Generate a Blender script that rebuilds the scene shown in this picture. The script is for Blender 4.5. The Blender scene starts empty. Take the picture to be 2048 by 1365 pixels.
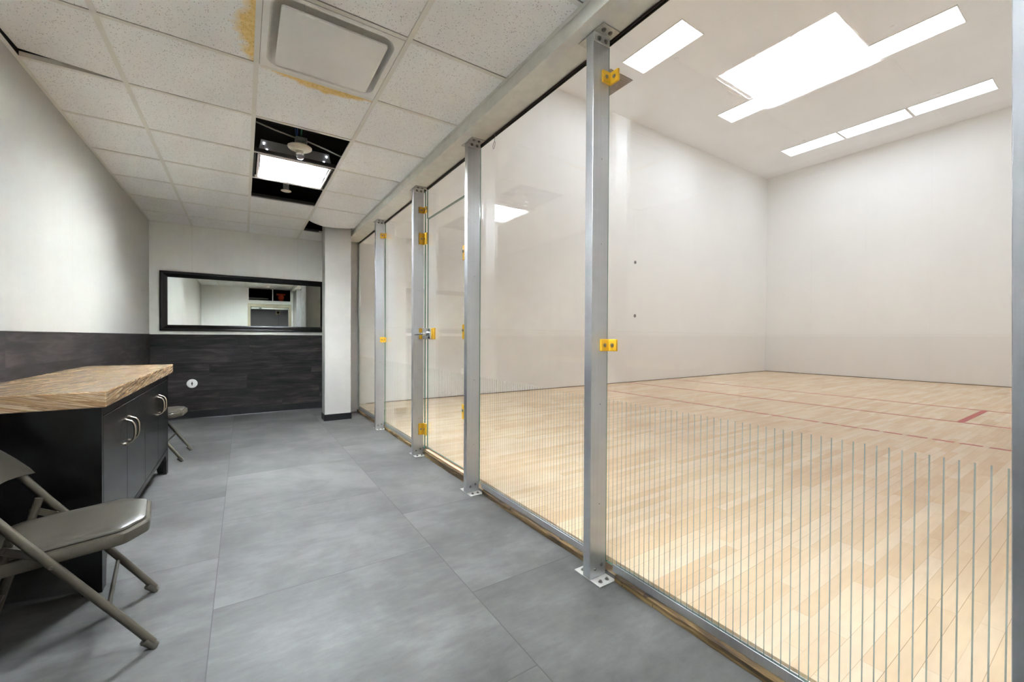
import bpy, bmesh, math, random
from mathutils import Vector, Matrix
random.seed(7)
PI = math.pi
col = bpy.context.scene.collection
sc = bpy.context.scene

# ------------------------------------------------------------------ camera
# z = 0 is the camera height; corridor floor at ZF, corridor runs along +Y, court lies at +X
ZF, HC = -1.085, 1.422
CF, CC = -1.014, 4.94           # court floor and ceiling
yaw, pit, rol, fpx = 0.579800, -0.009350, 0.005058, 821.74
fw = Vector((math.sin(yaw)*math.cos(pit), math.cos(yaw)*math.cos(pit), math.sin(pit)))
rt = Vector((math.cos(yaw), -math.sin(yaw), 0)); up = rt.cross(fw)
r2 = rt*math.cos(rol)+up*math.sin(rol); u2 = -rt*math.sin(rol)+up*math.cos(rol)
cd = bpy.data.cameras.new('camera'); cam = bpy.data.objects.new('camera', cd); col.objects.link(cam)
cam.matrix_world = Matrix(((r2.x, u2.x, -fw.x, 0), (r2.y, u2.y, -fw.y, 0), (r2.z, u2.z, -fw.z, 0), (0, 0, 0, 1)))
cd.sensor_width = 36; cd.lens = 36*fpx/2048; cd.clip_start = 0.02; cd.clip_end = 100
sc.camera = cam

# ------------------------------------------------------------------ world, exposure
w = bpy.data.worlds.new('world'); sc.world = w; w.use_nodes = True
w.node_tree.nodes['Background'].inputs[0].default_value = (0.8, 0.85, 0.9, 1)
w.node_tree.nodes['Background'].inputs[1].default_value = 0.02
sc.view_settings.view_transform = 'Standard'; sc.view_settings.look = 'None'
sc.view_settings.exposure = 0.42; sc.view_settings.gamma = 1; sc.view_settings.use_curve_mapping = False
sc.cycles.max_bounces = 14; sc.cycles.diffuse_bounces = 8; sc.cycles.glossy_bounces = 6
sc.cycles.transparent_max_bounces = 24; sc.cycles.sample_clamp_indirect = 0
L_COURT, L_CORR, L_HALL = 15.8, 170.0, 26.0

# ------------------------------------------------------------------ materials
def lin(c):
    return tuple((x/255/12.92 if x/255 <= .04045 else ((x/255+.055)/1.055)**2.4) for x in c)+(1,)
class NM:
    def __init__(s, name):
        s.m = bpy.data.materials.new(name); s.m.use_nodes = True; s.nt = s.m.node_tree
        s.b = s.nt.nodes['Principled BSDF']; s.out = s.nt.nodes['Material Output']
    def n(s, t, **k):
        o = s.nt.nodes.new(t)
        for a, v in k.items(): setattr(o, a, v)
        return o
    def l(s, a, b): s.nt.links.new(a, b)
    def put(s, sock, v):
        if hasattr(v, 'is_linked') or hasattr(v, 'links'): s.l(v, sock)
        else: sock.default_value = v
    def math(s, op, a, b=0.0, c=0.0, clamp=False):
        o = s.n('ShaderNodeMath', operation=op); o.use_clamp = clamp
        s.put(o.inputs[0], a); s.put(o.inputs[1], b)
        if len(o.inputs) > 2: s.put(o.inputs[2], c)
        return o.outputs[0]
    def co(s): return s.n('ShaderNodeTexCoord').outputs['Object']
    def xyz(s, v):
        o = s.n('ShaderNodeSeparateXYZ'); s.l(v, o.inputs[0]); return o.outputs
    def comb(s, x, y, z=0.0):
        o = s.n('ShaderNodeCombineXYZ')
        for i, v in enumerate((x, y, z)): s.put(o.inputs[i], v)
        return o.outputs[0]
    def mapv(s, v, scale=(1, 1, 1), loc=(0, 0, 0), rot=(0, 0, 0)):
        o = s.n('ShaderNodeMapping'); s.l(v, o.inputs[0])
        o.inputs['Scale'].default_value = scale; o.inputs['Location'].default_value = loc; o.inputs['Rotation'].default_value = rot
        return o.outputs[0]
    def noise(s, v, scale, detail=4, rough=.55, dist=0.0):
        o = s.n('ShaderNodeTexNoise'); s.l(v, o.inputs['Vector'])
        o.inputs['Scale'].default_value = scale; o.inputs['Detail'].default_value = detail
        o.inputs['Roughness'].default_value = rough; o.inputs['Distortion'].default_value = dist
        return o.outputs[0]
    def ramp(s, f, pts):
        o = s.n('ShaderNodeValToRGB'); s.put(o.inputs[0], f); cr = o.color_ramp
        while len(cr.elements) < len(pts): cr.elements.new(.5)
        for e, (p, c) in zip(cr.elements, pts): e.position = p; e.color = c
        return o.outputs[0]
    def mix(s, f, a, b, mode='MIX'):
        o = s.n('ShaderNodeMix', data_type='RGBA', blend_type=mode)
        s.put(o.inputs[0], f); s.put(o.inputs[6], a); s.put(o.inputs[7], b); return o.outputs[2]
    def white(s, v):
        o = s.n('ShaderNodeTexWhiteNoise', noise_dimensions='3D'); s.l(v, o.inputs['Vector']); return o.outputs['Value']
    def bump(s, h, st, d=.01):
        o = s.n('ShaderNodeBump'); s.l(h, o.inputs['Height']); o.inputs['Strength'].default_value = st; o.inputs['Distance'].default_value = d
        s.l(o.outputs[0], s.b.inputs['Normal'])
    def set(s, color=None, rough=None, metal=None, spec=None, coat=None):
        if color is not None: s.put(s.b.inputs['Base Color'], color)
        if rough is not None: s.put(s.b.inputs['Roughness'], rough)
        if metal is not None: s.put(s.b.inputs['Metallic'], metal)
        if spec is not None: s.put(s.b.inputs['Specular IOR Level'], spec)
        if coat is not None: s.put(s.b.inputs['Coat Weight'], coat)
        return s.m

def paint(name, c, rough=.5, var=.05, scale=3.0, metal=0.0, spec=.5, bump=0.0):
    k = NM(name); v = k.co()
    n = k.noise(v, scale, 5)
    a = lin(c); lo = tuple(x*(1-var) for x in a[:3])+(1,); hi = tuple(min(1, x*(1+var)) for x in a[:3])+(1,)
    c_ = k.ramp(n, [(.3, lo), (.7, hi)])
    k.set(c_, rough, metal, spec)
    if bump: k.bump(k.noise(v, 60, 3), bump, .002)
    return k.m
def emit(name, c, s, pattern=False):
    k = NM(name); k.set((0.8, 0.8, 0.8, 1), .6)
    k.b.inputs['Emission Color'].default_value = c
    k.b.inputs['Emission Strength'].default_value = s
    return k.m

M = {}
# painted gypsum / panel walls with faint vertical brush streaks and panel joints
def wall_mat(name, c, axis, joint=1.22, off=0.0, rough=.33, streak=.012, band=None, jd=.12, var=.05):
    k = NM(name); v = k.co(); x, y, z = k.xyz(v); h = (x, y)[axis]
    n1 = k.noise(v, 1.3, 4); n2 = k.noise(k.mapv(v, (14, 14, .6)), 1.0, 5)
    a = lin(c); lo = tuple(q*(1-var) for q in a[:3])+(1,); hi = tuple(min(1, q*(1+var)) for q in a[:3])+(1,)
    cc = k.ramp(n1, [(.3, lo), (.7, hi)])
    st = k.ramp(n2, [(.35, (1-streak*2,)*3+(1,)), (.65, (1, 1, 1, 1))])
    cc = k.mix(1.0, cc, st, 'MULTIPLY')
    f = k.math('FRACT', k.math('DIVIDE', k.math('ADD', h, -off+joint*50), joint))
    d = k.math('MULTIPLY', k.math('MINIMUM', f, k.math('SUBTRACT', 1.0, f)), joint)
    j = k.math('LESS_THAN', d, .0022)
    cc = k.mix(k.math('MULTIPLY', j, jd), cc, (.12, .11, .10, 1))
    if band is not None:
        zb, bc = band
        m = k.math('LESS_THAN', z, zb)
        cc = k.mix(m, cc, k.mix(1.0, cc, bc, 'MULTIPLY'))
        e = k.math('LESS_THAN', k.math('ABSOLUTE', k.math('SUBTRACT', z, zb)), .003)
        cc = k.mix(k.math('MULTIPLY', e, .12), cc, (.1, .1, .1, 1))
    k.set(cc, rough)
    k.bump(k.noise(v, 9, 3), .12, .01)
    return k.m
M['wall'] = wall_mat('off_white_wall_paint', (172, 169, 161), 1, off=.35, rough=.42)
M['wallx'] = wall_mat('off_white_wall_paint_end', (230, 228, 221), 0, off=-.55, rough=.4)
M['court_side'] = wall_mat('court_panel_white_side', (240, 239, 236), 0, off=1.4, rough=.6, streak=.008, band=(.14, (.985, .978, .975, 1)), var=.015, jd=.07)
M['court_front'] = wall_mat('court_panel_white_front', (240, 239, 236), 1, off=1.5, rough=.6, streak=.008, band=(.114, (.985, .978, .975, 1)), var=.015, jd=.07)
M['court_ceil'] = wall_mat('court_ceiling_white', (242, 243, 244), 0, off=3.85, rough=.6, streak=.005, var=.02, jd=.08)
M['white'] = paint('white_painted_metal', (236, 233, 228), .45, .03)
M['tee'] = paint('white_grid_tee', (228, 224, 216), .45, .03)
M['header'] = paint('header_rough_plaster', (224, 220, 210), .7, .06, 14, bump=.4)
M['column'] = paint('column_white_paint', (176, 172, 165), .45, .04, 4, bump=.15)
M['dark'] = paint('plenum_black', (14, 13, 13), .9, .2)
M['hall'] = paint('hallway_grey_paint', (120, 122, 126), .6, .05)
M['hallfloor'] = paint('hallway_floor', (70, 70, 72), .6, .1)
M['black'] = paint('black_vinyl', (17, 17, 18), .4, .1)
M['trimdark'] = paint('dark_channel_metal', (66, 64, 60), .4, .1, metal=.4)
M['frame'] = paint('black_mirror_frame', (5, 5, 6), .22, .1)
M['gasket'] = paint('brown_rubber_gasket', (48, 38, 30), .7, .2)
M['seal'] = paint('clear_sealant_white', (205, 212, 212), .3, .1, 30)
M['beige'] = paint('beige_door_frame', (190, 178, 152), .5, .05)
M['orange'] = paint('orange_red_plastic', (200, 60, 20), .5, .1)
M['brownplate'] = paint('aged_brown_metal', (138, 126, 114), .6, .22, 9)
M['porcelain'] = paint('ivory_porcelain', (226, 214, 196), .35, .03)
M['bluewire'] = paint('blue_wire', (40, 90, 170), .4, .05)
M['greenwire'] = paint('green_wire', (20, 120, 80), .4, .05)
M['rubber'] = paint('taupe_rubber', (76, 72, 62), .7, .06)
M['yellow'] = paint('amber_plastic', (214, 164, 34), .4, .05, 20)
M['chrome'] = paint('chrome', (215, 218, 220), .08, .02, metal=1.0)
M['bolt'] = paint('zinc_bolt', (135, 132, 126), .35, .15, 60, metal=.9)
M['hook'] = paint('grey_thread', (140, 140, 138), .7, .1)
M['mark'] = paint('grey_cap', (120, 118, 115), .6, .3, 60)
M['galv'] = paint('galvanised_steel', (176, 178, 172), .45, .35, 70, metal=.25)
M['conduit'] = paint('conduit_steel', (170, 165, 155), .45, .1, metal=.5)
M['housing'] = paint('fixture_housing_steel', (196, 190, 186), .4, .06, metal=.3)
M['chair'] = paint('taupe_enamel_steel', (76, 70, 59), .34, .05, 20)
M['vinyl'] = paint('taupe_vinyl_cushion', (66, 61, 52), .36, .06, 9)
M['redline'] = paint('red_court_paint', (186, 66, 62), .35, .08, 20)
M['cab'] = paint('black_stained_wood', (5, 5, 5), .27, .25, 8)
M['handle'] = paint('brushed_nickel', (196, 184, 168), .25, .04, metal=1.0)
M['plate_al'] = paint('scuffed_aluminium_plate', (196, 194, 188), .4, .12, 50, metal=.55)

def alu():
    k = NM('brushed_aluminium'); v = k.co()
    n = k.noise(k.mapv(v, (90, 90, 1.2)), 1, 4)
    c = k.ramp(n, [(.35, lin((182, 183, 185))), (.65, lin((188, 189, 191)))])
    return k.set(c, .4, .85)
M['alu'] = alu()
def tile(name, stain=None):
    k = NM(name); v = k.co(); x, y, z = k.xyz(v)
    base = k.ramp(k.noise(v, 2.2, 4), [(.3, lin((242, 240, 238))), (.7, lin((247, 246, 244)))])
    if stain:
        base = k.mix(stain(k, x, y, v), base, k.ramp(k.noise(v, 40, 3), [(.3, lin((226, 190, 112))), (.7, lin((244, 216, 150)))]))
    vo = k.n('ShaderNodeTexVoronoi', feature='F1'); k.l(k.mapv(v, (1, 1, 0)), vo.inputs['Vector']); vo.inputs['Scale'].default_value = 125
    cr = k.n('ShaderNodeSeparateColor'); k.l(vo.outputs['Color'], cr.inputs[0])
    dens = k.noise(v, 9, 2)
    pick = k.math('LESS_THAN', cr.outputs[0], k.math('MULTIPLY', dens, 1.15))
    rad = k.math('ADD', k.math('MULTIPLY', cr.outputs[1], .2), .08)
    dot = k.math('MULTIPLY', k.math('LESS_THAN', vo.outputs['Distance'], rad), pick)
    v2 = k.n('ShaderNodeTexVoronoi', feature='F1'); k.l(k.mapv(v, (1, .6, 0), rot=(0, 0, .5)), v2.inputs['Vector']); v2.inputs['Scale'].default_value = 260
    c2 = k.n('ShaderNodeSeparateColor'); k.l(v2.outputs['Color'], c2.inputs[0])
    dot2 = k.math('MULTIPLY', k.math('LESS_THAN', v2.outputs['Distance'], .2), k.math('LESS_THAN', c2.outputs[0], .3))
    f = k.math('MAXIMUM', k.math('MULTIPLY', dot, .85), k.math('MULTIPLY', dot2, .5))
    cc = k.mix(f, base, lin((84, 76, 66)))
    return k.set(cc, .85)
M['tile'] = tile('pitted_ceiling_tile')
def stA(k, x, y, v):   # along the near edge of the tile below the diffuser
    n = k.noise(v, 14, 4)
    wd = k.math('SUBTRACT', .088, k.math('MULTIPLY', k.math('ABSOLUTE', k.math('SUBTRACT', x, .40)), .24))
    d = k.math('ADD', k.math('SUBTRACT', wd, k.math('SUBTRACT', y, 2.556)), k.math('MULTIPLY', k.math('SUBTRACT', n, .5), .09))
    return k.math('MULTIPLY', d, 34.0, clamp=True)
def stB(k, x, y, v):   # along the right edge of the tile left of the diffuser
    n = k.noise(v, 12, 4)
    wd = k.math('SUBTRACT', .095, k.math('MULTIPLY', k.math('ABSOLUTE', k.math('SUBTRACT', y, 2.28)), .24))
    d = k.math('ADD', k.math('SUBTRACT', wd, k.math('SUBTRACT', .0475, x)), k.math('MULTIPLY', k.math('SUBTRACT', n, .5), .12))
    return k.math('MULTIPLY', d, 26.0, clamp=True)
M['tileA'] = tile('stained_tile_a', stA); M['tileB'] = tile('stained_tile_b', stB)

def floor_mat():
    k = NM('grey_vinyl_tile'); v = k.co(); x, y, z = k.xyz(v); T = .9144
    cx = k.math('DIVIDE', k.math('ADD', x, .1), T); ci = k.math('FLOOR', cx); fx = k.math('FRACT', k.math('ADD', cx, 20))
    odd = k.math('ABSOLUTE', k.math('MODULO', ci, 2))
    ry = k.math('DIVIDE', k.math('SUBTRACT', k.math('ADD', y, T*10), k.math('ADD', .166, k.math('MULTIPLY', odd, .46))), T)
    ri = k.math('FLOOR', ry); fy = k.math('FRACT', ry)
    ex = k.math('MULTIPLY', k.math('MINIMUM', fx, k.math('SUBTRACT', 1, fx)), T)
    ey = k.math('MULTIPLY', k.math('MINIMUM', fy, k.math('SUBTRACT', 1, fy)), T)
    seam = k.math('LESS_THAN', k.math('MINIMUM', ex, ey), .0018)
    rnd = k.white(k.comb(ci, ri, 3.0))
    vv = k.comb(k.math('ADD', x, k.math('MULTIPLY', rnd, 17)), k.math('ADD', y, k.math('MULTIPLY', rnd, 9)), rnd)
    n1 = k.noise(vv, 1.9, 6, .6, .3); n2 = k.noise(k.mapv(vv, (1, 3, 1)), 9, 6, .65)
    s = k.math('ADD', k.math('MULTIPLY', n1, .72), k.math('MULTIPLY', n2, .28))
    s = k.math('ADD', s, k.math('MULTIPLY', k.math('SUBTRACT', rnd, .5), .05))
    c = k.ramp(s, [(.36, lin((66, 65, 62))), (.5, lin((86, 85, 82))), (.62, lin((104, 103, 100)))])
    n3 = k.noise(k.mapv(vv, (4, 16, 1)), 5, 4, .7)
    c = k.mix(k.math('MULTIPLY', k.math('GREATER_THAN', n3, .64), .12), c, lin((88, 88, 86)))
    c = k.mix(k.math('MULTIPLY', seam, .6), c, lin((34, 34, 33)))
    k.set(c, k.math('ADD', .42, k.math('MULTIPLY', n2, .2)), spec=.4)
    k.bump(n2, .06, .004)
    return k.m
M['floor'] = floor_mat()
def maple():
    k = NM('maple_strip_floor'); v = k.co(); x, y, z = k.xyz(v)
    row = k.math('FLOOR', k.math('DIVIDE', k.math('ADD', y, 5), .057)); rr = k.white(k.comb(row, 1.0, 0.0))
    xs = k.math('DIVIDE', k.math('ADD', k.math('ADD', x, 5), k.math('MULTIPLY', rr, 3.1)), .62)
    bi = k.math('FLOOR', xs); fx = k.math('FRACT', xs); fy = k.math('FRACT', k.math('DIVIDE', k.math('ADD', y, 5), .057))
    rb = k.white(k.comb(row, bi, 2.0))
    c = k.ramp(rb, [(0, lin((225, 194, 156))), (.3, lin((231, 203, 167))), (.65, lin((234, 208, 175))), (1, lin((238, 215, 185)))])
    g = k.noise(k.comb(k.math('MULTIPLY', x, 5), k.math('MULTIPLY', y, 60), k.math('MULTIPLY', rb, 30)), 1.0, 5, .6)
    c = k.mix(1.0, c, k.ramp(g, [(.3, (.94, .925, .91, 1)), (.65, (1, 1, 1, 1))]), 'MULTIPLY')
    blot = k.noise(v, 1.6, 4)
    c = k.mix(1.0, c, k.ramp(blot, [(.35, (.95, .91, .88, 1)), (.6, (1, 1, 1, 1))]), 'MULTIPLY')
    e1 = k.math('MULTIPLY', k.math('MINIMUM', fy, k.math('SUBTRACT', 1, fy)), .057)
    e2 = k.math('MULTIPLY', k.math('MINIMUM', fx, k.math('SUBTRACT', 1, fx)), .62)
    rr2 = k.white(k.comb(row, 4.0, 9.0))
    j = k.math('MULTIPLY', k.math('LESS_THAN', e1, .0009), k.math('ADD', .12, k.math('MULTIPLY', k.math('POWER', rr2, 3.0), .75)))
    j = k.math('MAXIMUM', j, k.math('MULTIPLY', k.math('LESS_THAN', e2, .0009), .3))
    c = k.mix(j, c, lin((110, 74, 44)))
    sc_ = k.noise(k.comb(k.math('MULTIPLY', x, 7), k.math('MULTIPLY', y, 38), 0.0), 1.0, 3, .6)
    c = k.mix(k.math('MULTIPLY', k.math('GREATER_THAN', sc_, .80), .5), c, lin((120, 92, 62)))
    k.set(c, .27)
    return k.m
M['maple'] = maple()
def planks(name, axis):
    k = NM(name); v = k.co(); x, y, z = k.xyz(v); h = (x, y)[axis]
    rz = k.math('DIVIDE', k.math('ADD', z, 1.085), .1825); row = k.math('FLOOR', rz); rr = k.white(k.comb(row, 2.0, float(axis)))
    hx = k.math('DIVIDE', k.math('ADD', k.math('ADD', h, 6), k.math('MULTIPLY', rr, 2.3)), 1.22); bi = k.math('FLOOR', hx)
    rb = k.white(k.comb(row, bi, 5.0))
    g = k.noise(k.comb(k.math('MULTIPLY', h, 2.2), k.math('MULTIPLY', z, 26), k.math('MULTIPLY', rb, 20)), 1.0, 7, .68, .6)
    g2 = k.noise(k.comb(k.math('MULTIPLY', h, 1.2), k.math('MULTIPLY', z, 4), k.math('MULTIPLY', rb, 11)), 1.6, 5, .6, .8)
    s = k.math('ADD', k.math('MULTIPLY', g, .6), k.math('MULTIPLY', g2, .4))
    c = k.ramp(s, [(.38, lin((16, 13, 12))), (.5, lin((36, 31, 30))), (.62, lin((66, 58, 57)))])
    c = k.mix(k.math('MULTIPLY', k.math('SUBTRACT', rb, .5), .35, clamp=True), c, lin((74, 68, 68)))
    fz = k.math('FRACT', rz); fh = k.math('FRACT', hx)
    e = k.math('MAXIMUM', k.math('LESS_THAN', fz, .012), k.math('LESS_THAN', fh, .002))
    c = k.mix(k.math('MULTIPLY', e, .8), c, lin((12, 11, 11)))
    k.set(c, .55, spec=.3); k.bump(g, .25, .003)
    return k.m
M['planky'] = planks('dark_vinyl_planks_side', 1); M['plankx'] = planks('dark_vinyl_planks_end', 0)
def stone():
    k = NM('veined_brown_stone'); v = k.co()
    x, y, z = k.xyz(v)
    t = k.math('ADD', k.math('MULTIPLY', z, 46.0), k.math('MULTIPLY', k.math('SUBTRACT', x, k.math('MULTIPLY', y, .30)), 12.0))
    n = k.noise(k.comb(t, k.math('MULTIPLY', y, 1.5), k.math('MULTIPLY', x, 1.5)), 1.0, 9, .68, 1.1)
    n2 = k.noise(k.comb(k.math('MULTIPLY', t, 3.2), k.math('MULTIPLY', y, 5), k.math('MULTIPLY', x, 5)), 1.0, 5, .65, .4)
    s = k.math('ADD', k.math('MULTIPLY', n, .7), k.math('MULTIPLY', n2, .3))
    c = k.ramp(s, [(.35, lin((58, 40, 26))), (.40, lin((96, 70, 46))), (.45, lin((146, 116, 82))), (.53, lin((172, 144, 108))), (.58, lin((120, 88, 56))), (.66, lin((176, 150, 116)))])
    ln_ = k.math('MULTIPLY', k.math('SUBTRACT', 1.0, k.math('MULTIPLY', k.math('ABSOLUTE', k.math('SUBTRACT', n, .5)), 26.0), clamp=True), .75)
    c = k.mix(ln_, c, lin((92, 66, 46)))
    l2 = k.math('MULTIPLY', k.math('SUBTRACT', 1.0, k.math('MULTIPLY', k.math('ABSOLUTE', k.math('SUBTRACT', n2, .44)), 18.0), clamp=True), .6)
    c = k.mix(l2, c, lin((206, 190, 164)))
    k.set(c, .22)
    return k.m
M['stone'] = stone()
def wood():
    k = NM('weathered_treated_wood'); v = k.co()
    n = k.noise(k.mapv(v, (30, 2.4, 30)), 1.0, 7, .65, .6)
    c = k.ramp(n, [(.34, lin((34, 25, 14))), (.47, lin((84, 64, 36))), (.56, lin((114, 90, 52))), (.68, lin((152, 126, 84)))])
    n2 = k.noise(v, 11, 4)
    c = k.mix(k.math('MULTIPLY', k.math('GREATER_THAN', n2, .66), .8), c, lin((40, 28, 18)))
    k.set(c, .75); k.bump(n, .5, .006)
    return k.m
M['wood'] = wood()
M['peach'] = paint('bare_threshold_wood', (226, 178, 148), .5, .06, 8)

def glass(stripes):
    k = NM('striped_court_glass' if stripes else 'clear_court_glass')
    tr = k.n('ShaderNodeBsdfTransparent'); tr.inputs[0].default_value = (.982, .990, .986, 1)
    gl = k.n('ShaderNodeBsdfGlossy'); gl.inputs['Roughness'].default_value = 0.0; gl.inputs[0].default_value = (1, 1, 1, 1)
    lw = k.n('ShaderNodeLayerWeight'); lw.inputs['Blend'].default_value = .5
    f5 = k.math('POWER', lw.outputs['Facing'], 5.0)
    fr = k.math('ADD', .04, k.math('MULTIPLY', f5, .9), clamp=True)
    mx = k.n('ShaderNodeMixShader'); k.l(fr, mx.inputs[0]); k.l(tr.outputs[0], mx.inputs[1]); k.l(gl.outputs[0], mx.inputs[2])
    o = mx.outputs[0]
    if stripes:
        x, y, z = k.xyz(k.n('ShaderNodeNewGeometry').outputs['Position']); P = .0249
        f = k.math('FRACT', k.math('DIVIDE', k.math('SUBTRACT', k.math('ADD', y, P*40), .1905), P))
        m = k.math('LESS_THAN', k.math('ABSOLUTE', k.math('SUBTRACT', f, .5)), .0016/P)
        m = k.math('MULTIPLY', m, k.math('LESS_THAN', z, -.282))
        df = k.n('ShaderNodeBsdfDiffuse'); df.inputs[0].default_value = lin((156, 162, 150))
        m2 = k.n('ShaderNodeMixShader'); k.l(k.math('MULTIPLY', m, .9), m2.inputs[0]); k.l(o, m2.inputs[1]); k.l(df.outputs[0], m2.inputs[2]); o = m2.outputs[0]
    k.l(o, k.out.inputs[0]); return k.m
M['glass'] = glass(False); M['glass_s'] = glass(True)
M['glass_edge'] = paint('green_glass_edge', (92, 132, 118), .2, .12, 20)
def thin(name, c):
    k = NM(name); k.b.inputs['Base Color'].default_value = c; k.set(None, .05); k.b.inputs['Transmission Weight'].default_value = .9; return k.m
M['bulb'] = thin('clear_bulb_glass', (1, 1, 1, 1))
k = NM('mirror_silver'); M['mirror'] = k.set((.86, .9, .86, 1), .0, 1.0)
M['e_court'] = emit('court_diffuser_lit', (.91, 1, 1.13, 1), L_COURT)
M['e_court2'] = emit('court_diffuser_lit_dimmer', (.91, 1, 1.13, 1), L_COURT*.37)
M['e_tube2'] = emit('fluorescent_tube_lit_old', (.91, 1, 1.10, 1), L_CORR*1.4*.7)
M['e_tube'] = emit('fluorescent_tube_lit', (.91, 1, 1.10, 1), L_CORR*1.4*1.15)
M['e_hall'] = emit('added_hall_glow', (1, .98, .95, 1), L_HALL)
M['reflector'] = paint('white_louver_enamel', (244, 244, 242), .25, .01)

# ------------------------------------------------------------------ mesh helpers
class MB:
    def __init__(s): s.bm = bmesh.new()
    def box(s, x0, x1, y0, y1, z0, z1, bev=0.0, mi=0, seg=1):
        if x0 > x1: x0, x1 = x1, x0
        if y0 > y1: y0, y1 = y1, y0
        if z0 > z1: z0, z1 = z1, z0
        t = bmesh.new(); bmesh.ops.create_cube(t, size=1)
        for v in t.verts: v.co = Vector(((x0+x1)/2+v.co.x*(x1-x0), (y0+y1)/2+v.co.y*(y1-y0), (z0+z1)/2+v.co.z*(z1-z0)))
        if bev: bmesh.ops.bevel(t, geom=t.edges[:], offset=bev, segments=seg, profile=.5, affect='EDGES')
        s.merge(t, mi); return s
    def merge(s, t, mi=0, mat=None):
        if mat is not None: t.transform(mat)
        me = bpy.data.meshes.new('tmp'); t.to_mesh(me); t.free()
        n = len(s.bm.faces); s.bm.from_mesh(me); bpy.data.meshes.remove(me)
        if mi:
            s.bm.faces.ensure_lookup_table()
            for f in s.bm.faces[n:]: f.material_index = mi
        return s
    def cyl(s, a, b, r, r2=None, n=16, cap=True):
        a, b = Vector(a), Vector(b); d = b-a; r2 = r if r2 is None else r2
        q = d.to_track_quat('Z', 'Y').to_matrix().to_4x4(); t = bmesh.new()
        bmesh.ops.create_cone(t, cap_ends=cap, segments=n, radius1=r, radius2=r2, depth=d.length)
        return s.merge(t, mat=Matrix.Translation((a+b)/2) @ q)
    def sphere(s, c, r, sx=1, sy=1, sz=1, n=20):
        t = bmesh.new(); bmesh.ops.create_uvsphere(t, u_segments=n, v_segments=n//2+2, radius=r)
        return s.merge(t, mat=Matrix.Translation(c) @ Matrix.Diagonal((sx, sy, sz, 1)))
    def lathe(s, c, prof, n=32, axis='Z', sx=1, sy=1):
        t = bmesh.new(); rings = []
        for r, z in prof:
            rings.append([t.verts.new((r*math.cos(2*PI*i/n)*sx, r*math.sin(2*PI*i/n)*sy, z)) for i in range(n)])
        for A, B in zip(rings, rings[1:]):
            for i in range(n): t.faces.new((A[i], A[(i+1) % n], B[(i+1) % n], B[i]))
        t.faces.new(list(reversed(rings[0]))); t.faces.new(rings[-1])
        m = Matrix.Translation(c)
        if axis == 'Y': m = m @ Matrix.Rotation(PI/2, 4, 'X')
        if axis == 'X': m = m @ Matrix.Rotation(PI/2, 4, 'Y')
        bmesh.ops.recalc_face_normals(t, faces=t.faces[:])
        return s.merge(t, mat=m)
    def tube(s, pts, r, n=12, ry=None):
        pts = [Vector(p) for p in pts]; ry = ry or r; t = bmesh.new(); rings = []
        ref = Vector((0, 1, 0)) if abs((pts[1]-pts[0]).normalized().y) < .9 else Vector((0, 0, 1))
        for i, p in enumerate(pts):
            d = ((pts[min(i+1, len(pts)-1)]-p).normalized() + (p-pts[max(i-1, 0)]).normalized()).normalized()
            u = (ref - d*ref.dot(d)).normalized(); ref = u; v = d.cross(u)
            rings.append([t.verts.new(p+u*r*math.cos(2*PI*k/n)+v*ry*math.sin(2*PI*k/n)) for k in range(n)])
        for A, B in zip(rings, rings[1:]):
            for i in range(n): t.faces.new((A[i], A[(i+1) % n], B[(i+1) % n], B[i]))
        t.faces.new(list(reversed(rings[0]))); t.faces.new(rings[-1])
        bmesh.ops.recalc_face_normals(t, faces=t.faces[:])
        return s.merge(t)
    def prism(s, poly, axis, a, b, bev=0.0):
        """poly = 2D outline; axis = extrusion axis; a..b extent"""
        t = bmesh.new()
        def P(p, h): return {'X': (h, p[0], p[1]), 'Y': (p[0], h, p[1]), 'Z': (p[0], p[1], h)}[axis]
        A = [t.verts.new(P(p, a)) for p in poly]; B = [t.verts.new(P(p, b)) for p in poly]
        t.faces.new(A); t.faces.new(list(reversed(B)))
        for i in range(len(A)): t.faces.new((A[i], A[(i+1) % len(A)], B[(i+1) % len(A)], B[i]))
        bmesh.ops.recalc_face_normals(t, faces=t.faces[:])
        if bev: bmesh.ops.bevel(t, geom=[e for e in t.edges], offset=bev, segments=2, profile=.5, affect='EDGES')
        return s.merge(t)
def build(name, mb, mats, parent=None, smooth=False, local=False):
    bm = mb.bm
    loc = Vector((0, 0, 0))
    if parent is not None and not local:
        p = parent
        while p is not None: loc += p.location; p = p.parent
        bm.transform(Matrix.Translation(-loc))
    me = bpy.data.meshes.new(name); bm.to_mesh(me); bm.free()
    for m in (mats if isinstance(mats, (list, tuple)) else [mats]): me.materials.append(M[m])
    if smooth:
        for f in me.polygons: f.use_smooth = True
        try: me.set_sharp_from_angle(angle=math.radians(38))
        except Exception: pass
    o = bpy.data.objects.new(name, me); col.objects.link(o)
    if parent is not None: o.parent = parent
    return o
def tag(o, label=None, cat=None, group=None, kind=None):
    if label: o['label'] = label
    if cat: o['category'] = cat
    if group: o['group'] = group
    if kind: o['kind'] = kind
    return o
def empty(name, loc, label=None, cat=None, group=None, kind=None, rz=0):
    o = bpy.data.objects.new(name, None); col.objects.link(o); o.location = loc; o.rotation_euler = (0, 0, rz)
    o.empty_display_size = .05
    return tag(o, label, cat, group, kind)
def struct(name, mb, mat, label=None): return tag(build(name, mb, mat), label=label, kind='structure')
def dup(root, loc, rz=0, label=None, group=None):
    r = root.copy(); col.objects.link(r); r.location = loc; r.rotation_euler = (0, 0, rz)
    if label: r['label'] = label
    if group: r['group'] = group
    for ch in list(root.children):
        c = ch.copy(); col.objects.link(c); c.parent = r
        for g in ch.children:
            d = g.copy(); col.objects.link(d); d.parent = c
    return r

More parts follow.
